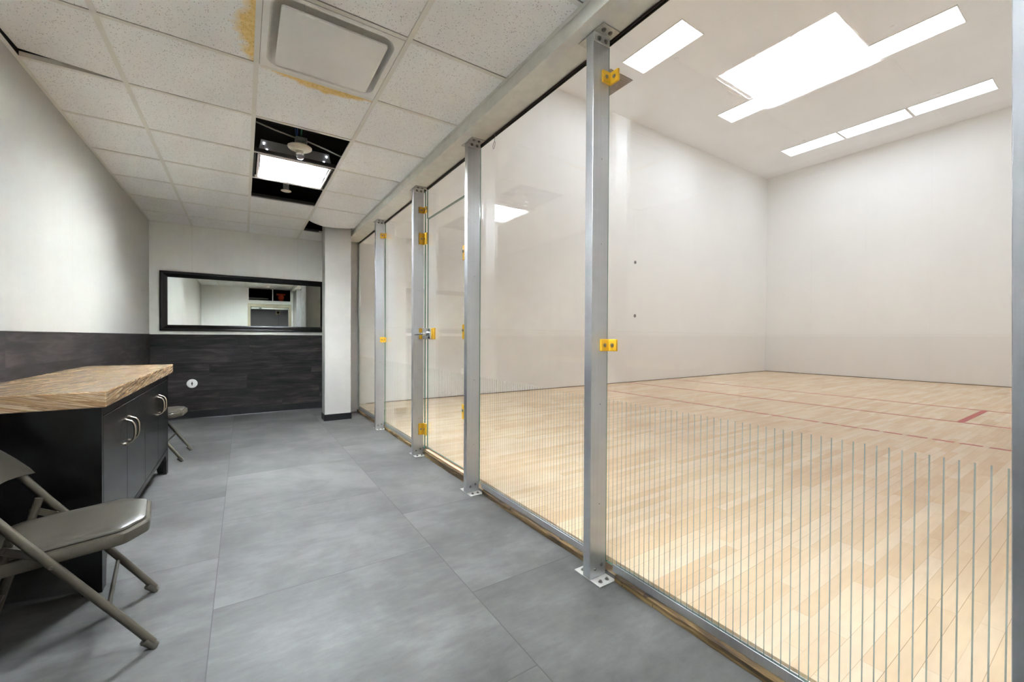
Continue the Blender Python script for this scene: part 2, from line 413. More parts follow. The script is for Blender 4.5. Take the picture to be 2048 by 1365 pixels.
# ------------------------------------------------------------------ the setting: corridor
XL, YB, YR = -.975, 6.745, -.9       # left wall, end wall, rear wall
XH = 1.228                            # face of the header
GX = 1.400                            # corridor face of the glass
struct('floor', MB().box(XL-.1, 1.45, YR-2.4, YB+.1, ZF-.1, ZF), 'floor', 'grey concrete-look vinyl tile floor of the corridor')
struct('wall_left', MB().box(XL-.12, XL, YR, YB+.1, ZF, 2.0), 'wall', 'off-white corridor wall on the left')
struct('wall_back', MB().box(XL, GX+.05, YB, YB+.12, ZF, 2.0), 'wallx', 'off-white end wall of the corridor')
# wainscot of dark planks and black cove base
struct('trim_1', MB().box(XL, XL+.006, YR, YB, ZF+.001, .018), 'planky', 'dark wood-look plank wainscot on the left wall')
struct('trim_2', MB().box(XL+.006, GX-.2, YB-.006, YB, ZF+.001, .014), 'plankx', 'dark wood-look plank wainscot on the end wall')
struct('baseboard_back', MB().prism([(YB-.007, ZF+.001), (YB-.022, ZF+.001), (YB-.015, ZF+.012), (YB-.012, ZF+.105), (YB-.007, ZF+.105)], 'X', XL+.02, 1.17), 'black', 'black cove base of the end wall')
struct('baseboard_left', MB().prism([(XL+.007, ZF+.001), (XL+.022, ZF+.001), (XL+.015, ZF+.012), (XL+.012, ZF+.105), (XL+.007, ZF+.105)], 'Y', YR+.01, YB-.03), 'black', 'black cove base of the left wall')
# jamb wall between corridor end and court, header beam, wall right of the camera
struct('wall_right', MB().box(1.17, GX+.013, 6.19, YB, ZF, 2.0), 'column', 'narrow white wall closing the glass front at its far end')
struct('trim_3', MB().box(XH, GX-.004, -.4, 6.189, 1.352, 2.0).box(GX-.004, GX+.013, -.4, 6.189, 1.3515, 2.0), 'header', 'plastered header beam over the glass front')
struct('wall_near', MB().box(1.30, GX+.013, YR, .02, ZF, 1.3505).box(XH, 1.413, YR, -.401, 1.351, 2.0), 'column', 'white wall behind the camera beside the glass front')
# rear wall with doorway and openings above it (seen in the mirror)
rw = MB()
dx0, dx1, dz = .19, 1.18, .86
rw.box(XL, dx0-.07, YR-.12, YR, ZF, 2.0).box(1.25, 1.46, YR-.12, YR, ZF, 2.0).box(dx0-.07, 1.25, YR-.12, YR, .96, 1.04).box(dx0-.07, 1.25, YR-.12, YR, HC+.0, 2.0)
struct('wall_rear', rw, 'wallx', 'off-white rear wall with a doorway, seen in the mirror')
tr = MB()
for a, b in ((.118, .143), (.742, .767), (1.225, 1.249)): tr.box(a, b, YR-.02, YR+.012, 1.04, HC-.004)
tr.box(.118, 1.249, YR-.02, YR+.012, 1.041, 1.062)
struct('trim_4', tr, 'white', 'white trim of the two dark openings over the doorway')
dr = empty('door_1', (.685, YR, ZF), 'open doorway in the rear wall, seen in the mirror', kind='structure')
f = MB().box(dx0-.07, dx0, YR-.13, YR+.02, ZF, .958, .004).box(dx1, 1.25, YR-.13, YR+.02, ZF, .958, .004).box(dx0, dx1, YR-.13, YR+.02, dz, .958, .004)
build('door_frame', f, 'beige', dr)
build('door_closer', MB().box(dx0+.01, dx1-.01, YR-.09, YR-.03, .80, .855, .006), 'plate_al', dr)
build('closer_badge', MB().box(.40, .47, YR-.03, YR-.026, .815, .84, .001), 'black', dr)
# hallway behind the doorway, dark space over its ceiling
hw = MB().box(-1.2, 2.4, YR-2.5, YR-2.4, ZF, 1.0).box(-1.3, -1.2, YR-2.4, YR-.12, ZF, 1.0).box(2.4, 2.5, YR-2.4, YR-.12, ZF, 1.0)
hw.box(-1.2, 2.4, YR-2.4, YR-.12, .98, 1.0).box(-1.2, XL, YR-.125, YR-.121, ZF, .98).box(1.46, 2.4, YR-.125, YR-.121, ZF, .98)
struct('wall_hallway', hw, 'hall', 'grey hallway walls behind the doorway')
hl = empty('added_hall_light', (.6, YR-1.2, .97), 'unseen ceiling light added to brighten the hallway behind the doorway', 'light')  # lamp out of view, added to light the hallway
build('light_frame', MB().box(.3, .9, YR-1.35, YR-1.05, .955, .979, .004), 'white', hl)
build('diffuser', MB().box(.32, .88, YR-1.33, YR-1.07, .950, .956), 'e_hall', hl)
al = empty('alarm_horn', (1.04, YR-2.3, .76), 'beige wall alarm horn with conduit, seen through the doorway in the mirror', 'alarm')
build('horn_body', MB().box(.97, 1.11, YR-2.399, YR-2.34, .76, .90, .008), 'beige', al)
build('horn_grille', MB().lathe((1.04, YR-2.34, .83), [(.045, 0), (.045, .008), (.02, .012)], 20, 'Y'), 'housing', al)
build('conduit', MB().tube([(1.04, YR-2.385, .765), (1.04, YR-2.385, ZF+.01)], .01), 'hall', al)
op = MB().sphere((1.0, YR-.42, 1.2), .085, 1, 1, 1.2).cyl((.88, YR-.42, 1.3), (1.12, YR-.42, 1.3), .03)
tag(build('pipe_fitting', op, 'orange', smooth=True), 'orange-red fitting in the dark opening over the doorway, seen in the mirror', 'fitting')
op = MB().tube([(-.2, YR-.3, 1.12), (.66, YR-.3, 1.13)], .013).tube([(-.2, YR-.34, 1.16), (.66, YR-.34, 1.15)], .008)
tag(build('conduit_pipe', op, 'galv', smooth=True), 'thin grey pipes in the dark opening over the doorway, seen in the mirror', 'pipe')
# dark ceiling void
pl = MB().box(XL-.12, 1.29, YR, YB+.12, 2.0, 2.08).box(XL-.2, 2.5, YR-2.5, YR, 2.0, 2.08).box(-1.3, 2.5, YR-2.5, YR-2.4, 1.0, 2.0).box(XL-.2, XL-.12, YR-2.4, YR, 1.0, 2.0).box(1.46, 1.5, YR-2.4, YR, 1.0, 2.0)
pl.box(XL, 1.46, YR-2.39, YR-.13, 1.001, 1.01)
pl.box(XL+.001, XL+.006, YR, YB-.01, HC+.03, 2.0).box(XL+.006, 1.16, YB-.006, YB-.001, HC+.03, 2.0).box(XH-.006, XH-.001, -.39, 6.18, HC+.03, 2.0)
struct('wall_void', pl, 'dark', 'dark void over the suspended ceiling')

# ------------------------------------------------------------------ suspended ceiling
TX = [-.550, .0595, .669]; RY = [2.532+.6096*k for k in range(-7, 8)]    # near edge of each cross tee
def row(k): return 2.532+.6096*k
cols = [(XL+.018, -.562), (-.538, .0475), (.0715, .657), (.681, XH-.004)]
skip = {(2, 1), (2, 2), (2, 3), (2, -1), (2, -3), (3, 5), (2, 0), (1, -1), (0, 0), (3, 4)}
ct = MB()
def tilebox(mb, c, k, z0=HC+.002, z1=HC+.016):
    y0, y1 = row(k)+.0235, row(k+1)-.0045
    y0 = max(y0, YR+.02); y1 = min(y1, YB-.02)
    if y1 > y0: mb.box(cols[c][0], cols[c][1], y0, y1, z0, z1)
for c in range(4):
    for k in range(-7, 7):
        if (c, k) in skip: continue
        tilebox(ct, c, k)
struct('ceiling', ct, 'tile', 'suspended ceiling of pitted off-white tiles over the corridor')
g = MB()
for x in TX:
    g.box(x-.012, x+.012, YR, YB, HC-.001, HC+.001); g.box(x-.001, x+.001, YR, YB, HC+.001, HC+.035)
for k in range(-6, 7):
    y = row(k)
    for ci, (a, b) in enumerate(cols):
        if ci == 3 and k == 5:        # stretch cut out for the column and sagging tile
            continue
        wdt = .0235 if not (ci == 2 and k in (2, 3)) else .016
        g.box(a-.001, b+.001, y, y+wdt, HC, HC+.0018); g.box(a, b, y+.011, y+.013, HC+.0018, HC+.03)
g.box(XL, XL+.02, YR, YB, HC-.001, HC+.001).box(XL+.02, 1.17, YB-.022, YB, HC-.001, HC+.001).box(XH-.018, XH-.0005, YR, 6.185, HC-.001, HC+.001).box(XL+.02, XH-.02, YR, YR+.02, HC-.001, HC+.001)
struct('trim_5', g, 'tee', 'white metal grid of the suspended ceiling')
# black inner edges of the open cell (dark painted cross channel)
struct('trim_6', MB().box(.0725, .656, row(4)-.035, row(4)-.006, HC+.004, HC+.03).box(.69, .868, 6.15, 6.18, HC+.004, HC+.03), 'trimdark', 'dark cross channels at the open ceiling cells')
t = MB(); tilebox(t, 2, 0); tag(build('ceiling_tile', t, 'tileA'), 'pitted ceiling tile with a yellow stain along its edge, between air diffuser and open cells', 'ceiling tile')
t = MB(); tilebox(t, 1, -1); tag(build('ceiling_tile', t, 'tileB'), 'pitted ceiling tile with a yellow stain on its right edge, left of the air diffuser', 'ceiling tile')
# tile lifted at the wall
t = bmesh.new(); x0, x1 = cols[0]; y0, y1 = row(0)+.0235, row(1)-.003
vs = []
for zz in (0, .014):
    for (x, y, dzz) in ((x0, y0, 0), (x1, y0, 0), (x1, y1, 0), (x0, y1, .034)): vs.append(t.verts.new((x, y, HC+.002+zz+dzz)))
for q in ((3, 2, 0), (2, 1, 0), (4, 5, 7), (5, 6, 7), (0, 1, 5, 4), (1, 2, 6, 5), (2, 3, 7, 6), (3, 0, 4, 7)): t.faces.new([vs[i] for i in q])
m = MB(); m.merge(t); tag(build('ceiling_tile', m, 'tile'), 'ceiling tile lifted out of the grid at its wall corner, leaving a dark wedge', 'ceiling tile')
# sagging tile over the column
t = bmesh.new(); N = 20; G = {}
x0, x1 = .684, XH-.006; y0 = row(4)+.0235
for j in range(N+1):
    for i in range(N+1):
        u, v = i/N, j/N
        edge = .012*math.sin(u*9)+.008*math.sin(u*23+1)
        y = y0+(5.612+.02*u+(edge*.5 if v == 1 else 0)-y0)*v
        z = HC+.002 - .045*(math.sin(PI*u**.8))*v**2.2 - .012*u*v**2
        for l in (0, 1): G[i, j, l] = t.verts.new((x0+(x1-x0)*u, y, z+l*.013))
for j in range(N):
    for i in range(N):
        t.faces.new((G[i, j, 0], G[i, j+1, 0], G[i+1, j+1, 0], G[i+1, j, 0])); t.faces.new((G[i, j, 1], G[i+1, j, 1], G[i+1, j+1, 1], G[i, j+1, 1]))
for i in range(N):
    t.faces.new((G[i, N, 0], G[i, N, 1], G[i+1, N, 1], G[i+1, N, 0])); t.faces.new((G[i, 0, 0], G[i+1, 0, 0], G[i+1, 0, 1], G[i, 0, 1]))
    t.faces.new((G[0, i, 0], G[0, i, 1], G[0, i+1, 1], G[0, i+1, 0])); t.faces.new((G[N, i, 0], G[N, i+1, 0], G[N, i+1, 1], G[N, i, 1]))
bmesh.ops.recalc_face_normals(t, faces=t.faces[:])
m = MB(); m.merge(t); tag(build('ceiling_tile', m, 'tile', smooth=True), 'sagging ceiling tile with a ragged edge drooping in front of the white column', 'ceiling tile')

# ------------------------------------------------------------------ the setting: court
CY0, CY1, CX1 = .10, 6.37, 13.6
struct('floor_court', MB().box(GX+.018, CX1+.1, CY0-.1, CY1+.1, CF-.1, CF), 'maple', 'pale maple strip floor of the court')
struct('ceiling_court', MB().box(GX-.1, CX1+.1, CY0-.1, CY1+.1, CC, CC+.1), 'court_ceil', 'white ceiling of the court')
struct('wall_court_side', MB().box(GX+.014, CX1, CY1, CY1+.12, CF-.05, CC), 'court_side', 'white side wall of the court')
struct('wall_court_front', MB().box(CX1, CX1+.12, CY0-.1, CY1+.12, CF-.05, CC), 'court_front', 'white front wall of the court')
struct('wall_court_near', MB().box(GX+.014, CX1, CY0-.12, CY0, CF-.05, CC), 'court_side', 'white side wall of the court beside the camera')
struct('wall_court_back', MB().box(GX-.1, GX+.013, CY0-.1, CY1+.1, 2.001, CC), 'court_front', 'white back wall of the court over the glass front')
struct('trim_7', MB().box(CX1-.012, CX1-.001, CY0, CY1, CF, CF+.012).box(GX+.15, CX1-.02, CY1-.010, CY1-.001, CF, CF+.010), 'wood', 'thin brown gap strip at the foot of the court walls')
# court lines
ln = MB()
y = CY0+.01; y = .61-.19*3
while y < CY1-.1:
    ln.box(5.838, 5.884, max(y, CY0+.005), y+.150, CF, CF+.0012); y += .19
tag(build('receiving_line', ln, 'redline'), 'dashed red line across the court floor, nearest to the glass', 'court line')
tag(build('short_line', MB().box(7.311, 7.357, CY0+.005, CY1-.012, CF, CF+.0012), 'redline'), 'solid red line across the court floor, second from the glass', 'court line')
tag(build('service_line', MB().box(8.816, 8.862, CY0+.005, CY1-.012, CF, CF+.0012), 'redline'), 'solid red line across the court floor, farthest from the glass', 'court line')
tag(build('service_box_line', MB().box(7.358, 8.815, 1.16, 1.225, CF, CF+.0012), 'redline'), 'short thick red line joining the two solid court lines at right', 'court line')

# ------------------------------------------------------------------ court ceiling lights
def court_light(x0, x1, y0, y1, label, em='e_court'):
    cx, cy = (x0+x1)/2, (y0+y1)/2
    r = empty('ceiling_light', (cx, cy, CC), label, 'light')
    b = .012; z0, z1 = CC-.016, CC-.0005
    f = MB().box(x0-b, x0, y0-b, y1+b, z0, z1).box(x1, x1+b, y0-b, y1+b, z0, z1).box(x0, x1, y0-b, y0, z0, z1).box(x0, x1, y1, y1+b, z0, z1)
    build('light_frame', f, 'white', r)
    build('diffuser', MB().box(x0+.001, x1-.001, y0+.001, y1-.001, z0+.004, z1-.002), em, r)
    return r
A = court_light(5.69, 6.24, 3.93, 5.11, 'bright flat light panel on the court ceiling, closest to the post with the amber clips')
dup(A, (9.10, 2.12, CC), label='bright flat light panel at the top right of the court ceiling')
dup(A, (9.06, 4.56, CC), label='bright flat light panel partly behind the reflection of the gridded light')
B = court_light(11.845, 12.395, 4.03, 5.21, 'bright flat light panel in the row at the front wall, nearest the far corner', 'e_court2')
dup(B, (12.13, 3.395, CC), label='bright flat light panel in the middle of the row at the front wall')
dup(B, (12.12, 2.165, CC), label='bright flat light panel in the row at the front wall, at its right end')
def spr(x, y, label):
    t = MB().lathe((x, y, CC-.012), [(.03, 0), (.042, .004), (.045, .0115)], 24)
    tag(build('fire_sprinkler', t, 'court_ceil', smooth=True), label, 'sprinkler', 'sprinkler caps on the court ceiling')
for x, y, l in ((6.42, 4.54, 'round white sprinkler cap beside the light panel nearest the post'), (8.6, 2.19, 'round white sprinkler cap beside the top right light panel'),
                (11.71, 4.64, 'round white sprinkler cap beside the left light of the front row'), (11.69, 2.26, 'round white sprinkler cap beside the right light of the front row')):
    spr(x, y, l)
vg = empty('ceiling_grille', (5.95, 5.67, CC), 'dull brown metal grille on the court ceiling just behind the amber clip', 'vent')
build('grille_plate', MB().box(5.65, 6.25, 5.365, 5.972, CC-.012, CC-.0005, .002), 'brownplate', vg)
s_ = MB()
for i in range(14): s_.box(5.68, 6.22, 5.39+i*.042, 5.395+i*.042, CC-.016, CC-.0125)
build('slats', s_, 'brownplate', vg)
for z, l in ((1.736, 'upper of two small grey round plugs on the court side wall'), (.507, 'lower of two small grey round plugs on the court side wall')):
    t = MB().lathe((7.545, CY1-.008, z), [(.036, -.0075), (.036, 0), (.03, .004), (.008, .005)], 20, 'Y').box(7.54, 7.55, CY1-.016, CY1-.012, z-.02, z+.02)
    tag(build('wall_plug', t, 'mark', smooth=True), l, 'wall plug')

# ------------------------------------------------------------------ glass front
POSTS = [.095, 1.328, 2.535, 3.605, 4.865]; PW = .045; PX0, PX1 = 1.29, 1.388; ZH = 1.351
plab = ['aluminium post at the right edge of the view, closest to the camera', 'tall aluminium post with amber clips, nearest whole post', 'aluminium post carrying the glass door hinges',
        'aluminium post with the door lock and three amber clips', 'aluminium post with two small amber clips, nearest the white column']
def bolt(parent, p, ax, r=.007, h=.006, mat='bolt'):
    d = Vector(ax); p = Vector(p)
    b = MB().cyl(p, p+d*.0015, r*1.5, n=16); b.cyl(p+d*.0015, p+d*h, r, r*.85, n=6)
    return build('bolt', b, mat, parent)
def clip(post, yf, z, h=.054, lp=.046, lg=.05, wide=False, mat='yellow'):
    """L-shaped clip: one leg on the near face of the post, the other on the glass"""
    xg = GX-.0015
    c = MB()
    c.box(xg-.058, xg-.0105, yf-.0105, yf-.0005, z-h/2, z+h/2, .0015)
    c.box(xg-.012, xg, yf-lg-.004, yf-.0005, z-h/2, z+h/2, .0015)
    o = build('clip', c, mat, post)
    n = 2 if wide else 1
    bolt(o, (xg-.036, yf-.0105, z), (0, -1, 0), .006)
    for i in range(n): bolt(o, (xg-.012, yf-.032-(i*.045), z), (-1, 0, 0), .006)
    return o
posts = []
for i, y in enumerate(POSTS):
    p = empty('metal_post', ((PX0+PX1)/2, y+PW/2, ZF), plab[i], 'post', 'aluminium posts of the glass front'); posts.append(p)
    tl = .0
    tbm = MB().box(PX0, PX1, y, y+PW, ZF+.0055, ZH-.0045, .0015)
    if i == 0:                         # the nearest post leans slightly
        for v in tbm.bm.verts: v.co.y += .010*(v.co.z+.05)
    build('tube', tbm, 'alu', p)
    bp = build('base_plate', MB().box(PX0+.001, PX1+.001, y-.062, y+PW+.058, ZF+.0003, ZF+.005, .001), 'plate_al', p)
    tb = MB().box(PX0+.001, PX1+.006, y-.058, y-.0005, ZH-.0045, ZH-.0005, .0008).box(PX0+.001, PX1+.004, y+PW+.0005, y+PW+.055, ZH-.0045, ZH-.0005, .0008)
    tb.box(PX0+.001, PX1-.001, y-.0045, y-.0005, ZH-.043, ZH-.001, .0008).box(PX0+.001, PX1-.001, y+PW+.0005, y+PW+.0045, ZH-.043, ZH-.001, .0008)
    tb = build('top_bracket', tb, 'plate_al', p)
    for xx in (PX0+.03, PX0+.07):
        bolt(bp, (xx, y-.035, ZF+.005), (0, 0, 1), .0065, .008); bolt(bp, (xx, y+PW+.032, ZF+.005), (0, 0, 1), .0065, .008)
        bolt(tb, (xx, y-.032, ZH-.0045), (0, 0, -1), .007, .008); bolt(tb, (xx, y-.0045, ZH-.026), (0, -1, 0), .007, .008)
        bolt(p, (xx, y-.0001, ZF+.045 if xx < 1.34 else ZF+.055), (0, -1, 0), .005, .005)
    for zz in (-.75, -.3, .42, .8):
        sm = MB().cyl((PX0+.055, y-.0012, zz), (PX0+.055, y-.0001, zz), .003, n=12); build('rivet', sm, 'bolt', p)
for z in (1.168, -.034): clip(posts[1], POSTS[1], z)
for z in (1.177, -.038): clip(posts[4], POSTS[4], z, .058)
clip(posts[3], POSTS[3], 1.154, .056, wide=True)
clip(posts[3], POSTS[3], .893, .105, lg=.06)
clip(posts[3], POSTS[3], -.846, .105, lg=.06)

def pane(name, y0, y1, z0, z1, parent=None, label=None, stripes=True, lab_cat='glass panel'):
    x0, x1 = GX, GX+.012
    mb = MB().box(x0, x1, y0, y1, z0, z1)
    bm = mb.bm
    for f in bm.faces:
        nx = f.normal; f.normal_update(); nx = f.normal
        if nx.x < -.5: f.material_index = 0
        elif nx.x > .5: f.material_index = 1
        else: f.material_index = 2
    mats = ['glass_s' if stripes else 'glass', 'glass', 'glass_edge']
    return build(name, mb, mats, parent)
def panel_thing(label, y):
    return empty('glass_panel', (GX+.006, y, -1.033), label, 'glass panel')
bays = [(POSTS[0]+PW-.01, POSTS[1]+PW/2-.002, 'large clear glass panel with lower stripes, nearest the camera at right'),
        (POSTS[1]+PW/2+.002, POSTS[2]+PW/2+.01, 'clear glass panel with lower stripes between the nearest whole post and the hinge post'),
        (POSTS[3]+.004, POSTS[4]+PW/2-.002, 'clear glass panel between the lock post and the post with two small clips'),
        (POSTS[4]+PW/2+.002, 6.186, 'narrow-looking clear glass panel farthest away, beside the white column')]
for bi, (a, b, lab) in enumerate(bays):
    r = panel_thing(lab, (a+b)/2)
    pane('pane', a, b, -1.033, 1.339, r)
    build('gasket', MB().box(GX-.003, GX+.015, a, b, 1.339, 1.351), 'gasket', r)
    ya = a+.02 if bi != 1 else a+.03
    ch = MB().box(GX-.0085, GX-.0055, ya+.02, b-.06, -1.054, -1.019, .0008).box(GX+.0125, GX+.0155, ya+.02, b-.06, -1.054, -1.024, .0008).box(GX-.0055, GX+.0125, ya+.02, b-.06, -1.054, -1.048)
    build('bottom_channel', ch, 'alu', r)
    if bi == 0:
        s2 = MB(); yy = a
        for q in range(60):
            z = -.98+q*.0385; s2.box(GX-.005, GX-.0005, a-.002, a+.009+random.uniform(-.003, .004), z, z+.0383)
        build('sealant', s2, 'seal', r)
    if bi == 3: build('edge_strip', MB().box(GX-.006, GX-.0005, b-.03, b+.002, -1.03, 1.338), 'alu', r)
# sills
def sill(y0, y1, lab, door=False):
    n = 24; t = bmesh.new(); z1 = -1.0545 if not door else -1.033
    mbs = MB(); x0 = 1.378; x1 = GX+.0165
    pts = []
    for i in range(n+1):
        y = y0+(y1-y0)*i/n; o = random.uniform(-.0015, .0015)-.006*math.sin(PI*i/n)
        pts.append((y, x0+o, z1+random.uniform(-.002, .0)))
    V = [[t.verts.new(q) for q in ((xo, y, ZF+.001), (x1, y, ZF+.001), (x1, y, z1), (xo+.004, y, zz), (xo, y, zz-.004))] for (y, xo, zz) in pts]
    for A_, B_ in zip(V, V[1:]):
        for i in range(5): t.faces.new((A_[i], A_[(i+1) % 5], B_[(i+1) % 5], B_[i]))
    t.faces.new(V[0]); t.faces.new(list(reversed(V[-1])))
    bmesh.ops.recalc_face_normals(t, faces=t.faces[:]); mbs.merge(t)
    o = build('wooden_sill', mbs, 'wood'); tag(o, lab, 'sill', 'weathered wooden sills under the glass')
    if door:
        build('threshold_strip', MB().box(x0+.008, x1-.001, y0+.03, y1-.004, z1+.0005, z1+.010, .002), 'peach', o)
    return o
sill(POSTS[0]+PW+.06, POSTS[1]-.064, 'weathered wooden sill under the glass panel nearest the camera')
sill(POSTS[1]+PW+.06, POSTS[2]-.064, 'weathered wooden sill between nearest whole post and hinge post')
sill(POSTS[2]+PW+.06, POSTS[3]-.064, 'cracked wooden sill under the glass door with pinkish top strip', True)
sill(POSTS[3]+PW+.06, POSTS[4]-.064, 'weathered wooden sill between the lock post and the next post')
sill(POSTS[4]+PW+.06, 6.186, 'weathered wooden sill under the farthest glass panel')
# door: leaf, fixed transom, hinges, lock
dr = tag(empty('glass_door', (GX+.006, 3.08, -1.005)), 'frameless glass door with amber hinges and chrome lock between two posts', 'door')
pane('door_leaf', 2.61, 3.545, -1.005, 1.062, dr)
for z in (.631, .039, -.562):
    h = MB().box(GX-.022, GX-.0005, POSTS[2]+PW+.006, 2.79, z-.055, z+.055, .002).box(1.372, GX-.0005, POSTS[2]+PW+.0005, POSTS[2]+PW+.011, z-.055, z+.055, .002)
    ho = build('hinge', h, 'yellow', dr)
    bolt(ho, (GX-.022, 2.775, z+.01), (-1, 0, 0), .008)
zl = .027
lk = build('lock_plate', MB().box(GX-.014, GX-.0005, 3.35, 3.545, zl-.05, zl+.05, .002), 'yellow', dr)
build('lock_case', MB().box(GX-.040, GX-.0145, 3.385, 3.588, zl-.048, zl+.048, .004, seg=2), 'chrome', lk)
build('lever', MB().cyl((GX-.0402, 3.47, zl), (GX-.078, 3.47, zl), .019, .015, 20).tube([(GX-.07, 3.47, zl), (GX-.09, 3.50, zl-.002), (GX-.09, 3.60, zl-.008)], .012, 12, .009), 'chrome', lk, smooth=True)
bolt(lk, (GX-.0402, 3.43, zl+.03), (-1, 0, 0), .006, .006, 'chrome')
build('strike_plate', MB().box(GX-.056, GX-.0105, POSTS[3]-.0105, POSTS[3]-.0005, zl-.05, zl+.05, .002), 'yellow', posts[3])
tr_ = empty('glass_panel', (GX+.006, 3.08, 1.072), 'small fixed glass pane over the glass door', 'glass panel')
pane('pane', POSTS[2]+PW+.005, 3.56, 1.072, 1.339, tr_, stripes=False)
build('gasket', MB().box(GX-.003, GX+.015, POSTS[2]+PW+.005, 3.56, 1.339, 1.351), 'gasket', tr_)
# loop of thread hanging at the header
lp = [(GX-.006, 2.352, 1.315)]+[(GX-.006, 2.352+.013*math.sin(a)+.006*(1-math.cos(a)), 1.295-.022*(1-math.cos(a))) for a in [i*2*PI/14 for i in range(15)]]
lp = [(GX-.006, 2.36, 1.351), (GX-.006, 2.345, 1.33)]+lp
tag(build('thread_loop', MB().tube(lp, .0016, 6), 'hook'), 'thin loop of grey thread hanging from the header by the glass', 'thread')

# ------------------------------------------------------------------ white column
cl = empty('column', (1.02, 5.78, ZF), 'square white column with black base rising through the ceiling, left of the glass', 'column')
build('shaft', MB().box(.872, 1.188, 5.68, 5.90, ZF+.0005, 1.99, .006, seg=2), 'column', cl)
build('cove_base', MB().box(.864, 1.196, 5.672, 5.908, ZF+.0003, ZF+.083, .004), 'black', cl)

# ------------------------------------------------------------------ mirror
mr = empty('wall_mirror', (.065, YB, .06), 'wide mirror in a black frame on the end wall over the dark planks', 'mirror')
X0, X1, Z0, Z1 = -.872, 1.002, .060, .815
fp = [(0, 0), (.030, 0), (.034, .018), (.026, .045), (.018, .06), (.0, .06)]
fr_ = bmesh.new(); rings = []
prof = [(0.0, .002), (0.0, .028), (.010, .034), (.030, .032), (.060, .020), (.075, .016), (.075, .002)]
for (cx, cz, sx, sz) in ((X0, Z0, 1, 1), (X1, Z0, -1, 1), (X1, Z1, -1, -1), (X0, Z1, 1, -1)):
    rings.append([fr_.verts.new((cx+sx*(d if cx == X0 else d*.4), YB-h, cz+sz*d)) for d, h in prof])
for i in range(4):
    A_, B_ = rings[i], rings[(i+1) % 4]
    for j in range(len(prof)): fr_.faces.new((A_[j], A_[(j+1) % len(prof)], B_[(j+1) % len(prof)], B_[j]))
bmesh.ops.recalc_face_normals(fr_, faces=fr_.faces[:])
build('mirror_frame', MB().merge(fr_), 'frame', mr)
build('mirror_glass', MB().box(X0+.055, X1-.02, YB-.010, YB-.003, Z0+.055, Z1-.055), 'mirror', mr)

# round cover plate
oc = empty('cover_plate', (-.553, YB-.006, -.624), 'round white cover plate on the dark planks below the mirror', 'cover plate')
build('disc', MB().lathe((-.553, YB-.0065, -.624), [(.057, 0), (.057, .003), (.052, .006), (.02, .007)], 36, 'Y'), 'white', oc, smooth=True)
build('screw', MB().lathe((-.553, YB-.0137, -.624), [(.010, 0), (.010, .003), (.004, .004)], 16, 'Y').box(-.557, -.549, YB-.018, YB-.0137, -.65, -.60), 'black', oc)

# ------------------------------------------------------------------ cabinet with stone top
cb = empty('sideboard', (-.74, 3.3, ZF), 'black wooden sideboard with four doors along the left wall', 'cabinet')
bx0, bx1, by0, by1, bz0, bz1 = XL+.012, -.497, 2.385, 4.205, -.885, -.297
def yv_foot(z): return z
end = [(bx1, ZF+.0005), (bx1, bz1), (bx0, bz1), (bx0, ZF+.0005), (bx0+.06, ZF+.0005), (bx0+.075, ZF+.09), (bx0+.105, ZF+.14), (bx0+.16, ZF+.165),
       (bx1-.17, ZF+.165), (bx1-.11, ZF+.14), (bx1-.078, ZF+.09), (bx1-.06, ZF+.0005)]
build('end_panel', MB().prism(end, 'Y', by0, by0+.022), 'cab', cb)
build('end_panel', MB().prism(end, 'Y', by1-.022, by1), 'cab', cb)
body = MB().box(bx0, bx1-.022, by0+.0225, by1-.0225, bz0, bz1)
build('carcass', body, 'cab', cb)
fr = MB().box(bx1-.0215, bx1-.001, by0+.0225, by1-.0225, -.343, bz1, .001).box(bx1-.0215, bx1-.001, by0+.0225, by1-.0225, -.925, -.893, .001)
for ya, yb2, s in ((by0+.0225, by0+.08, 1), (by1-.0225, by1-.08, -1)):
    fr.prism([(ya, ZF+.0005), (ya, -.925), (ya+s*.115, -.925), (ya+s*.075, -.94), (ya+s*.05, -.975), (ya+s*.038, ZF+.0005)], 'X', bx1-.0215, bx1-.001)
build('front_frame', fr, 'cab', cb)
dys = [by0+.024, 2.838, 3.295, 3.752, by1-.024]
for i in range(4):
    a, b = dys[i]+.0018, dys[i+1]-.0018
    d = build('door', MB().box(bx1-.021, bx1+.0, a, b, -.890, -.346, .002), 'cab', cb)
    hy = b-.045 if i % 2 == 0 else a+.045
    hz = -.487
    hp = []
    for q in range(13):
        u = -1+2*q/12; hp.append((bx1+.004+.034*(1-abs(u)**3.2)**.6 if abs(u) < 1 else bx1+.002, hy, hz+.062*u))
    hd = MB().tube(hp, .0036, 10, .0052).cyl((bx1+.0005, hy, hz-.062), (bx1+.006, hy, hz-.062), .008, n=14).cyl((bx1+.0005, hy, hz+.062), (bx1+.006, hy, hz+.062), .008, n=14)
    build('handle', hd, 'handle', d, smooth=True)
tp = MB().box(XL+.008, -.468, 2.31, 4.235, -.2955, -.2295, .004, seg=2)
tag(build('countertop', tp, 'stone', smooth=False), 'thick brown veined stone slab lying on the black sideboard', 'countertop')

